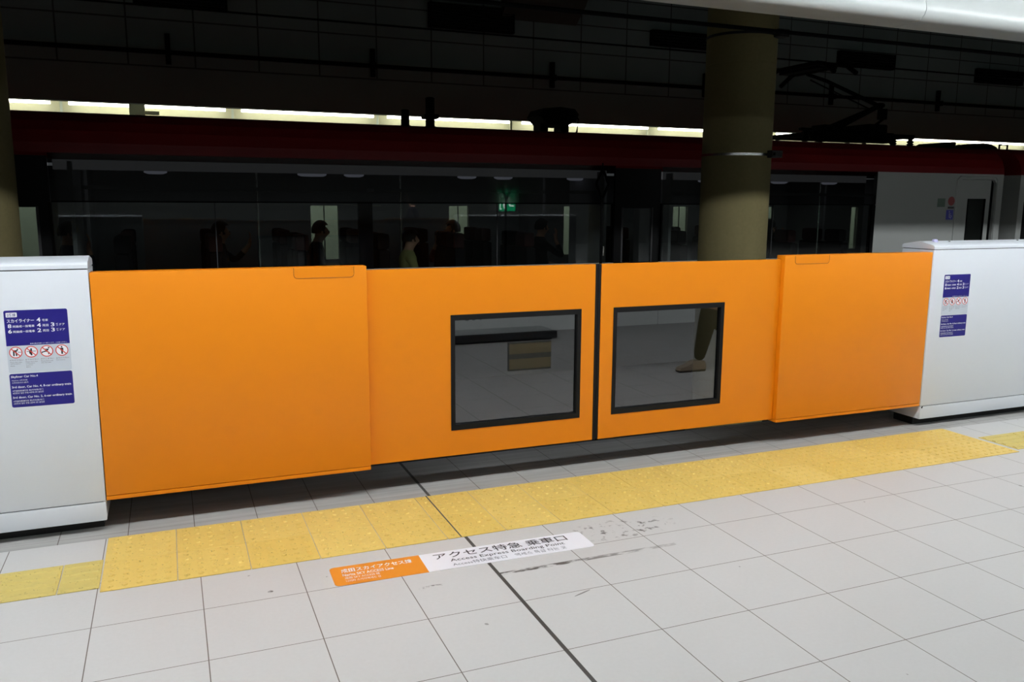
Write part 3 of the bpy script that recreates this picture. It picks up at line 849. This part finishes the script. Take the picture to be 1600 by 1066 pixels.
# ------------------------------------------------------------------ the train
YT = 6.30
def train():
    t = thing('train_car', 'long train car with dark red roof, black window band and white end', 'train', (2.7, 7.75, -1.2))
    a0, a1 = -8.4, 12.75
    yF = 9.20
    doors = [(-1.41, -.70), (5.72, 6.43)]
    # white lower side, broken by the doors
    mb = MB()
    xs = [a0, -1.41, -.70, 5.72, 6.43, 11.76, 12.60, a1]
    for i in range(0, 8, 2): mb.box(xs[i], xs[i + 1], YT, YT + .07, -.045, .80)
    mb.build('lower_side', M['trainwhite'], t)
    # white end of the side, around the end door
    MB().box(10.12, 11.76, YT, YT + .07, .80, 2.04).box(12.60, a1, YT, YT + .07, .80, 2.04).prism([(11.76, 2.04), (11.76, 1.90), (11.80, 1.94), (11.86, 1.96), (12.52, 1.96), (12.57, 1.94), (12.60, 1.90), (12.60, 2.04)], 'y', YT, YT + .07).build('end_side', M['trainwhite'], t)
    MB().tube([(11.74, YT - .004, .1), (11.74, YT - .004, 1.95), (11.80, YT - .004, 2.0), (12.56, YT - .004, 2.0), (12.62, YT - .004, 1.95), (12.62, YT - .004, .1)], .012, 6).build('door_surround', M['trainwhite'], t, True)
    # end door with window
    d = MB().box(11.77, 12.03, YT + .03, YT + .07, 0, 1.955).box(12.43, 12.52, YT + .03, YT + .07, 0, 1.955).box(12.03, 12.43, YT + .03, YT + .07, 1.66, 1.955).box(12.03, 12.43, YT + .03, YT + .07, 0, .80).build('end_door', M['trainwhite'], t, label='white end door with tall window')
    MB().box(12.52, 12.60, YT + .05, YT + .07, 0, 1.955).build('door_gap', M['blackmatte'], d)
    MB().box(12.03, 12.43, YT + .045, YT + .055, .80, 1.66).build('door_pane', M['trainglass'], d)
    MB().box(12.03, 12.055, YT + .028, YT + .045, .80, 1.66).build('pane_seal', M['blackmatte'], d)
    MB().box(12.405, 12.43, YT + .028, YT + .045, .80, 1.66).build('pane_seal', M['blackmatte'], d)
    # black gloss upper band (leans in a little) and the joint line under it
    for (xa, xb) in ((a0, -1.41), (-.70, 5.72), (6.43, 10.12)):
        MB().prism([(YT, 1.565), (YT + .001, 2.04), (YT + .009, 2.04), (YT + .008, 1.565)], 'x', xa, xb).build('upper_band', M['trainupper'], t, label='dark glossy upper window band')
    mb = MB()
    for (xa, xb) in ((a0, -1.41), (-.70, 2.40), (2.40, 2.56), (2.56, 5.72), (6.43, 10.12)): mb.box(xa, xb, YT + .012, YT + .06, 1.55, 1.565)
    mb.build('band_joint', M['blackmatte'], t)
    # window posts
    for (xa, xb) in ((-.72, -.70), (2.40, 2.56), (5.70, 5.72), (6.43, 6.45), (10.06, 10.12)):
        MB().box(xa, xb, YT, YT + .07, .80, 1.55).build('window_post', M['trainblack'], t)
    # panes
    for (xa, xb) in ((a0, -1.43), (-.70, .845), (.855, 2.40), (2.56, 4.095), (4.105, 5.70), (6.45, 8.245), (8.255, 10.06)):
        MB().box(xa, xb, YT + .012, YT + .020, .80, 1.55).build('window_pane', M['trainglass'], t, label='dark tinted window pane')
    for x in (.85, 4.10, 8.25):
        MB().box(x - .005, x + .005, YT + .008, YT + .024, .80, 1.55).build('pane_joint', M['bellows'], t)
    # black side doors with narrow windows
    for (xa, xb) in doors:
        w0, w1 = xa + .13, xb - .13
        dr = MB().box(xa + .01, w0, YT + .03, YT + .06, .74, 2.03).box(w1, xb - .01, YT + .03, YT + .06, .74, 2.03).box(w0, w1, YT + .03, YT + .06, 1.50, 2.03).box(w0, w1, YT + .03, YT + .06, .74, .80).build('side_door', M['traindoor'], t, label='satin black side door')
        MB().box(w0, w1, YT + .04, YT + .048, .80, 1.50).build('door_pane', M['trainglass'], dr)
        MB().box(xa + .01, xb - .01, YT + .01, YT + .06, -.045, .74).build('door_lower_panel', M['trainwhite'], dr, label='white lower door panel')
        for x in (w0, w1): MB().box(x - .012, x + .012, YT + .024, YT + .032, .80, 1.51).build('pane_seal', M['bellows'], dr)
    # roof
    prof = [(6.30, 2.04), (6.31, 2.14), (6.36, 2.26), (6.45, 2.36), (6.60, 2.44), (6.85, 2.48), (7.2, 2.50), (7.75, 2.515)]
    full = prof + [(15.5 - y, z) for y, z in reversed(prof[:-1])]
    inner = [(y * .96 + 7.75 * .04, z - .06) for y, z in full]
    mb = MB()
    n = len(full)
    for i in range(n - 1):
        mb.prism([full[i], full[i + 1], inner[i + 1], inner[i]], 'x', a0, a1)
    mb.build('roof', M['trainred'], t, True)
    # floor, inner lining, far side with narrow windows, partitions
    MB().box(a0, a1, YT + .07, yF, -.08, 0).build('car_floor', M['seat'], t)
    MB().box(a0, a1, YT + .07, yF - .07, 1.98, 2.02).build('inner_ceiling', M['trainceil'], t)
    wins = [(-6.6, -5.8), (-4.4, -3.4), (-1.44, -1.08), (2.30, 2.70), (4.40, 4.72), (6.36, 6.74), (8.44, 8.74), (10.33, 10.58), (10.98, 11.42), (12.40, 12.56)]
    mb = MB().box(a0, a1, yF - .07, yF, 0, .72).box(a0, a1, yF - .07, yF, 1.50, 2.04)
    e = a0
    for (p, q) in wins:
        mb.box(e, p, yF - .07, yF, .72, 1.50); e = q
    mb.box(e, a1, yF - .07, yF, .72, 1.50)
    mb.build('far_side', M['traininside'], t)
    for (p, q) in wins: MB().box(p, q, yF - .04, yF - .03, .72, 1.50).build('far_window_pane', M['trainglass'], t)
    mb = MB()
    for (p, q) in wins[3:-1]: mb.box((p + q) / 2 - .008, (p + q) / 2 + .008, yF - .028, yF - .014, .72, 1.50)
    mb.build('far_window_mullion', M['traininside'], t)
    for x in (-1.75, -.52, 5.58, 6.62, 10.9):
        MB().box(x - .02, x + .02, YT + .09, 7.3, 0, 1.96).box(x - .02, x + .02, 8.2, yF - .08, 0, 1.96).build('partition', M['traininside'], t)
    MB().box(a1 - .05, a1, YT + .07, yF - .07, 0, 2.04).box(a0, a0 + .05, YT + .07, yF - .07, 0, 2.04).build('end_wall', M['trainwhite'], t)
    for xa, xb in ((-.4, 2.38), (2.60, 5.5), (6.8, 10.8)):
        MB().box(xa, xb, YT + .09, 6.75, 1.68, 1.72).build('luggage_rack', M['traininside'], t)
        MB().tube([(xa, 6.75, 1.70), (xb, 6.75, 1.70)], .014, 6).build('luggage_rail', M['steel'], t, True)
    MB().tube([(2.06, 6.55, 1.545), (2.1, 6.55, 1.56), (2.42, 6.55, 1.525), (2.72, 6.55, 1.522)], .007, 6).build('reflected_streak', M['cloth_white'], t, True)  # bright line of a window reflection, shaped as a thin white tube
    for x in (1.35, 3.05, 9.6): MB().tube([(x, 6.9, 0.0), (x, 6.9, 1.96)], .013, 8).build('grab_pole', M['steel'], t, True)
    MB().box(a0 + .2, a1 - .3, 7.45, 8.05, 1.965, 1.978).build('interior_fill', M['interior_fill'], t, label='dim glowing fill strip added under the inner ceiling')  # added glowing strip that lifts the dark interior
    for (xa, xb) in ((a0 + .2, -1.45), (-.68, 5.70), (6.45, 10.1)): MB().box(xa, xb, 6.50, 6.56, 1.88, 2.02).build('glowing_cove', M['cove'], t, label='cove panel with a dim glow put in, along the window top')  # panel glows to give the grey lit strip, no lamp of its own
    for x in (.28, 1.95, 2.5, 2.05, 3.95, 4.45, 5.5, 7.6, 8.9, 9.85): MB().lathe([(.12, 1.965), (.12, 1.875), (.08, 1.86)], x, 7.0, 18).build('downlight', M['downlight'], t)
    # seats in pairs on both sides of the aisle
    k = 0
    for y in (6.52, 7.02, 8.10, 8.60):
        for x in [-.05 + .95 * i for i in range(6)] + [7.0 + .95 * i for i in range(4)]:
            s = MB().box(x, x + .46, y, y + .44, .30, .44, .03).box(x - .12, x + .02, y, y + .44, .36, 1.0, .04).build('seat', M['seat'], t, True)
            MB().box(x - .125, x + .028, y + .06, y + .38, 1.0, 1.19, .04).build('headrest', M['headrest'] if (k % 3) else M['seat'], s, True)
            MB().box(x + .05, x + .4, y + .15, y + .3, 0, .30).build('seat_base', M['traininside'], s)
            k += 1
    # underframe
    MB().box(a0 + .1, a1 - .1, 6.45, 9.05, -.62, -.08).build('underframe', M['blackmatte'], t)
    for x in (-5.6, 10.2):
        b = MB().box(x - 1.2, x + 1.2, 6.85, 8.65, -.95, -.62, .05).build('bogie', M['darkmetal'], t)
        for q in (-.95, .95):
            for y in (7.05, 8.35): MB().tube([(x + q, y, -.77), (x + q, y + .12, -.77)], .43, 24).build('wheel', M['darkmetal'], b, True)
    # car number below the windows
    lettering('car_number', [('304', 3.68, .130, .092, .22, .012)], M['ink_dark'], t, front_plane(YT - .001))
    # stickers beside the end door
    MB().box(11.36, 11.52, YT - .002, YT, 1.53, 1.66).build('sticker', M['sticker_green'], t, label='faded grey-green sticker')
    MB().tube([(11.65, YT, 1.62), (11.65, YT - .002, 1.62)], .07, 20).build('sticker', M['sticker_red'], t, label='round faded red sticker')
    MB().box(11.585, 11.715, YT - .002, YT, 1.505, 1.535).build('sticker', M['bellows'], t, label='small grey label')
    s = MB().box(11.56, 11.71, YT - .002, YT, 1.335, 1.485).build('sticker', M['sticker_blue'], t, label='blue wheelchair sticker')
    MB().tube([(11.625, YT - .003, 1.375 + .0), (11.66, YT - .003, 1.36), (11.675, YT - .003, 1.385), (11.655, YT - .003, 1.405)], .006, 6).tube([(11.63, YT - .003, 1.375), (11.625, YT - .003, 1.43), (11.655, YT - .003, 1.425)], .006, 6).ball((11.625, YT - .003, 1.455), .012, (1, .3, 1), 1).build('wheelchair_symbol', M['ink_white'], s)
    # roof gear
    zr = 2.51
    def post(x, r, h):
        MB().lathe([(r + .05, zr - .02), (r + .05, zr + .03), (r, zr + .05), (r, zr + h - .01), (r - .02, zr + h)], x, 7.7, 18).build('roof_post', M['blackmatte'], t, True)
    post(3.34, .055, .25)
    post(3.68, .06, .42)
    MB().box(3.58, 3.78, 7.6, 7.8, zr + .14, zr + .20, .02).build('post_collar', M['blackmatte'], t)
    u = MB().prism([(5.18, 2.74), (5.24, 2.84), (5.50, 2.87), (5.72, 2.85), (5.78, 2.78), (5.74, 2.68), (5.60, 2.62), (5.30, 2.63)], 'y', 7.5, 7.95).build('roof_unit', M['blackmatte'], t, label='black rounded roof box on legs')
    for x in (5.30, 5.62): MB().box(x - .06, x + .06, 7.6, 7.85, zr - .02, 2.65, .01).build('leg', M['blackmatte'], u)
    MB().tube([(5.70, 7.55, 2.80), (5.80, 7.55, 2.72), (5.78, 7.55, 2.55), (5.72, 7.55, 2.50)], .012, 6).build('hose', M['blackmatte'], u, True)
    # pantograph
    yP = 7.75
    pg = MB().box(9.75, 11.75, yP - .55, yP - .48, zr + .10, zr + .17).box(9.75, 11.75, yP + .48, yP + .55, zr + .10, zr + .17).box(9.75, 9.83, yP - .55, yP + .55, zr + .10, zr + .17).box(11.5, 11.58, yP - .55, yP + .55, zr + .10, zr + .17).build('pantograph', M['blackmatte'], t, label='raised black single-arm pantograph')
    for x in (9.55, 9.85, 11.35, 11.72):
        for y in (yP - .5, yP + .5):
            mb = MB().lathe([(.06, zr - .04), (.06, zr - .01), (.035, zr + .0), (.06, zr + .025), (.035, zr + .04), (.06, zr + .06), (.035, zr + .08), (.04, zr + .12), (.04, zr + (.2 if x < 9.7 else .12))], x, y, 12)
            mb.build('insulator', M['blackmatte'], pg, True)
    MB().box(9.45, 9.65, yP - .52, yP - .46, zr + .17, zr + .21).tube([(9.6, yP - .5, zr + .18), (9.95, yP - .3, zr + .03)], .02, 6).build('connector', M['blackmatte'], pg)
    MB().box(9.9, 11.45, yP - .42, yP - .2, zr + .04, zr + .20, .02).box(10.9, 11.3, yP - .42, yP + .2, zr + .1, zr + .33, .03).box(10.0, 10.3, yP - .4, yP - .1, zr + .1, zr + .29, .03).build('base_cover', M['blackmatte'], pg)
    MB().box(10.15, 10.75, yP - .30, yP + .30, zr + .12, zr + .24, .03).box(10.75, 11.4, yP - .2, yP + .2, zr + .10, zr + .22, .03).tube([(10.1, yP - .32, zr + .2), (10.9, yP - .32, zr + .26)], .04, 8).build('base_unit', M['blackmatte'], pg)
    knee = (11.50, yP, 3.18)
    MB().tube([(10.35, yP - .12, zr + .2), knee], [.05, .038], 8).tube([(10.35, yP + .12, zr + .2), knee], [.05, .038], 8).tube([(11.2, yP, zr + .2), (11.62, yP, 2.98), (11.52, yP, 3.16)], .022, 6).build('lower_arm', M['blackmatte'], pg, True)
    MB().ball(knee, .055, (1, 2.2, 1), 2).box(11.52, 11.64, yP - .06, yP + .06, 2.96, 3.14, .02).build('knuckle', M['blackmatte'], pg, True)
    hd = (9.95, yP, 3.60)
    MB().tube([knee, (10.35, yP, 3.52), hd], [.036, .03, .026], 8).tube([(11.35, yP + .03, 3.12), (10.05, yP + .03, 3.52)], .012, 6).build('upper_arm', M['blackmatte'], pg, True)
    mb = MB()
    for x in (9.74, 10.16): mb.tube([(x - .02, yP - .85, 3.52), (x, yP - .62, 3.66), (x, yP - .45, 3.70), (x, yP + .45, 3.70), (x, yP + .62, 3.66), (x - .02, yP + .85, 3.52)], .036, 8)
    mb.tube([(9.74, yP - .4, 3.68), (10.16, yP - .4, 3.68)], .02, 6).tube([(9.74, yP + .4, 3.68), (10.16, yP + .4, 3.68)], .02, 6).tube([(9.95, yP - .42, 3.62), (9.95, yP + .42, 3.62)], .022, 6).box(9.76, 10.14, yP - .45, yP + .45, 3.63, 3.69, .01)
    mb.build('contact_head', M['blackmatte'], pg, True)
    # low covers further right
    MB().prism([(12.35, 2.50), (12.5, 2.545), (12.62, 2.60), (12.69, 2.60), (12.69, 2.50)], 'y', 7.2, 7.9).build('roof_cover', M['blackmatte'], t)
    mb = MB()
    MB().tube([(11.9, 7.7, 2.53), (12.3, 7.7, 2.53)], .03, 6).build('roof_cable', M['blackmatte'], t, True)
    # gangway
    g = []
    mb = MB()
    sx = a1 + .02
    for i in range(6):
        w_ = .0 if i % 2 else .05
        gp = [(6.62 - w_, .05), (6.62 - w_, 1.9), (6.75 - w_, 2.15), (7.1, 2.38 + w_), (8.4, 2.38 + w_), (8.75 + w_, 2.15), (8.88 + w_, 1.9), (8.88 + w_, .05)]
        mb.prism(gp, 'x', sx + i * .06, sx + (i + 1) * .06)
    mb.build('gangway_bellows', M['bellows'], t, label='grey gangway bellows')
train()
def next_car():
    a, b = 13.14, 19.7
    t = thing('train_car', 'end of the next train car, at the right edge beyond the grey bellows', 'train', (16.4, 7.75, -1.2))
    MB().box(a, b, YT, YT + .07, 0, 2.04).box(a, a + .06, YT + .07, 9.13, 0, 2.04).box(a, b, 9.13, 9.2, 0, 2.04).build('body_side', M['trainwhite'], t)
    MB().box(a + .12, a + .5, YT - .006, YT, .8, 1.62).build('dark_window', M['traindoor'], t)
    prof = [(6.30, 2.04), (6.31, 2.14), (6.36, 2.26), (6.45, 2.36), (6.60, 2.44), (6.85, 2.48), (7.2, 2.50), (7.75, 2.515)]
    MB().prism(prof + [(15.5 - y, z) for y, z in reversed(prof[:-1])], 'x', a, b).build('roof', M['trainred'], t, True)
    MB().box(a + .1, b, 6.45, 9.05, -1.2, 0).build('underframe', M['blackmatte'], t)
    def arch(x, w_, h):
        MB().tube([(x, 7.5, 2.50), (x, 7.5, 2.51 + h), (x + w_, 7.5, 2.51 + h), (x + w_, 7.5, 2.50)], .018, 6).build('roof_handle', M['blackmatte'], t)
    arch(14.1, .2, .1); arch(15.0, .2, .1)
    MB().prism([(13.16, 2.50), (13.16, 2.53), (13.3, 2.58), (13.45, 2.61), (13.62, 2.60), (13.78, 2.55), (13.84, 2.50), (13.74, 2.50), (13.62, 2.56), (13.45, 2.57), (13.32, 2.55), (13.26, 2.50)], 'y', 7.3, 7.8).build('roof_cover', M['blackmatte'], t)
next_car()

seated(-.72 + .12, 7.24, .43, 1, 'person in a dark coat slumped beside the far-left train window', M['cloth_navy'], M['trousers'], M['hair'], 'chin', -.02)
seated(.98, 7.24, .43, 1, 'person with one forearm raised, low behind the left part of the train window', M['cloth_black'], M['trousers'], M['hair'], 'raise')
seated(2.05, 7.24, .43, 1, 'person in black against the narrow lit window left of the window post', M['cloth_black'], M['trousers'], M['hair'], 'rest', .08)
seated(3.80, 7.24, .43, -1, 'person in a maroon coat behind the yellow-green clad one', M['cloth_red'], M['trousers'], M['hair'], 'chin')
seated(3.12, 6.74, .34, 1, 'person in a pale yellow-green jacket behind the train window, left of centre', M['cloth_green'], M['trousers'], M['hair'], 'rest', .03)
seated(5.42, 7.9, .43, 1, 'person with dark hair against the lit window left of the diamond marker', M['cloth_black'], M['trousers'], M['hair'], 'chin', .02)
seated(7.08, 7.24, .43, 1, 'person in black beside the train door, left of the right-hand column', M['cloth_black'], M['trousers'], M['hair'], 'rest')
seated(7.55, 6.74, .43, 1, 'person with a pale shirt sleeve raised, touching the left of the right-hand column', M['cloth_white'], M['trousers'], M['hair'], 'raise')
seated(9.0, 7.24, .43, 1, 'person in black directly right of the right-hand column', M['cloth_black'], M['trousers'], M['hair'], 'chin')

# ------------------------------------------------------------------ what the glass reflects: our own platform behind the camera
def walker():
    x, y = 5.18, -1.27
    t = thing('person', 'walking person in dark trousers and pale shoes, reflected in the right door window', 'person', (x, y, 0))
    o = Vector((x, y, 0))
    F = Vector((-1, 0, 0)); S = Vector((0, -1, 0)); U = Vector((0, 0, 1))
    def p(a, b, c): return tuple(o + F * a + S * b + U * c)
    J, R, E = {}, {}, []
    J['pelvis'] = p(0, 0, .93); R['pelvis'] = (.145, .11)
    J['waist'] = p(.01, 0, 1.08); R['waist'] = (.13, .10)
    J['chest'] = p(.03, 0, 1.27); R['chest'] = (.155, .11)
    J['collar'] = p(.03, 0, 1.39); R['collar'] = (.09, .075)
    J['neck'] = p(.04, 0, 1.455); R['neck'] = .05
    J['head'] = p(.055, 0, 1.575); R['head'] = (.076, .094)
    J['crown'] = p(.045, 0, 1.65); R['crown'] = (.06, .075)
    J['nose'] = p(.16, 0, 1.565); R['nose'] = .012
    E += [('pelvis', 'waist'), ('waist', 'chest'), ('chest', 'collar'), ('collar', 'neck'), ('neck', 'head'), ('head', 'crown'), ('head', 'nose')]
    for q, nm, sw in ((-1, 'l', 1), (1, 'r', -1)):
        J['sho_' + nm] = p(.03, .18 * q, 1.36); R['sho_' + nm] = .055
        J['elb_' + nm] = p(.03 - .10 * sw, .22 * q, 1.09); R['elb_' + nm] = .041
        J['wri_' + nm] = p(.06 - .14 * sw + .08, .21 * q, .86); R['wri_' + nm] = .027
        E += [('collar', 'sho_' + nm), ('sho_' + nm, 'elb_' + nm), ('elb_' + nm, 'wri_' + nm)]
        add_hand(J, R, E, 'wri_' + nm, F * .25 - U, S, -q)
        J['hip_' + nm] = p(0, .09 * q, .87); R['hip_' + nm] = .112
        if sw == 1:
            J['kne_' + nm] = p(.11, .09 * q, .50); J['ank_' + nm] = p(.20, .09 * q, .09)
        else:
            J['kne_' + nm] = p(-.08, .09 * q, .50); J['ank_' + nm] = p(-.40, .09 * q, .17)
        R['kne_' + nm] = .098; R['ank_' + nm] = .056
        E += [('pelvis', 'hip_' + nm), ('hip_' + nm, 'kne_' + nm), ('kne_' + nm, 'ank_' + nm)]
    skin_k = ['head', 'crown', 'nose', 'neck'] + [k for k in J if '_f' in k or k.startswith('wri')]
    low_k = ['pelvis'] + [k for k in J if k[:3] in ('hip', 'kne', 'ank')]
    top_k = [k for k in J if k not in skin_k and k not in low_k]
    me = person_mesh(J, R, E, [(M['cloth_navy'], top_k), (M['skin'], skin_k), (M['trousers'], low_k)], 'body', (x, y, 0))
    b = bpy.data.objects.new('body', me); COL.objects.link(b); b.parent = t
    head_parts(t, J['head'], F, (x, y, 0), M['hair'], M['skin'], True)
    for q, nm, pitch in ((-1, 'l', 0), (1, 'r', 1)):
        an = Vector(J['ank_' + nm])
        mb = MB()
        def shoe(poly, w0, w1, m):
            mb.use(m)
            for k in range(1):
                mb.prism([(an.x - u, v) for u, v in poly], 'y', an.y - w0, an.y + w0)
        if not pitch:
            shoe([(-.06, .0), (.22, .0), (.225, .018), (-.065, .018)], .043, 0, M['sole'])
            shoe([(-.065, .018), (.225, .018), (.21, .045), (.13, .065), (.06, .105), (-.045, .10), (-.065, .06)], .041, 0, M['shoe'])
        else:
            shoe([(-.03, .085), (.09, .0), (.17, .0), (.15, .02), (.10, .03), (-.02, .11)], .043, 0, M['sole'])
            shoe([(-.03, .105), (.10, .02), (.165, .02), (.15, .055), (.10, .10), (.06, .16), (-.02, .20), (-.055, .17)], .041, 0, M['shoe'])
        mb.build('shoe', None, t)
walker()

def reflected_things():
    t = thing('reflection_slab', 'low black step added for the dark reflected strip in the left door window', 'slab', (2.9, -3.6, 0))  # made-up dark object, added only to darken a strip of the window reflection
    MB().box(1.2, 4.5, -3.75, -3.3, .02, .10, .01).build('slab_top', M['slab_black'], t)
    MB().box(1.25, 4.45, -3.7, -3.35, 0, .02).build('base', M['plinth'], t)
    t = thing('low_sign_board', 'low grey board with two beige stripes, reflected in the left door window', 'board', (3.49, -1.79, 0))
    MB().box(3.27, 3.71, -1.81, -1.77, .0, .275, .006).build('board', M['plaster'], t)
    for z0, z1 in ((.02, .115), (.165, .26)): MB().box(3.275, 3.705, -1.77, -1.767, z0, z1).build('stripe', M['beige'], t)
reflected_things()
def exit_sign():
    MBc = MB().lathe([(.40, 0), (.40, 3.22)], 8.57, -4.95, 40)
    c = MBc.build('column', M['plaster'], None, True)
    tag(c, 'pale platform column behind the camera carrying the exit sign', 'column')
    t = thing('exit_sign', 'green lit exit sign with a running figure, seen reflected in the train windows', 'sign', (8.58, -4.5, 1.30))
    MB().box(8.34, 8.82, -4.56, -4.50, 1.30, 1.90, .006).build('case', M['fascia'], t)
    MB().box(8.35, 8.81, -4.50, -4.497, 1.31, 1.89).build('face', M['exit_green'], t)
    mb = MB()
    cx, cz, s = 8.58, 1.56, .22
    def P(pts): mb.prism([(cx - u * s, cz + v * s) for u, v in pts], 'y', -4.497, -4.494)
    P([(.18 + .15 * math.cos(k * PI / 5), .72 + .15 * math.sin(k * PI / 5)) for k in range(10)])
    P([(-.5, .5), (.3, .52), (.62, .2), (.5, .1), (.25, .32), (.2, 0), (.55, -.4), (.4, -.9), (.22, -.85), (.32, -.42), (-.05, -.12), (-.3, -.6), (-.85, -.62), (-.85, -.45), (-.42, -.42), (-.2, .05), (-.15, .34), (-.4, .36), (-.62, .05), (-.75, .12)])
    P([(.65, .95), (.95, .95), (.95, -.95), (.65, -.95), (.65, -.82), (.83, -.82), (.83, .82), (.65, .82)])
    mb.build('running_figure', M['exit_white'], t)
exit_sign()
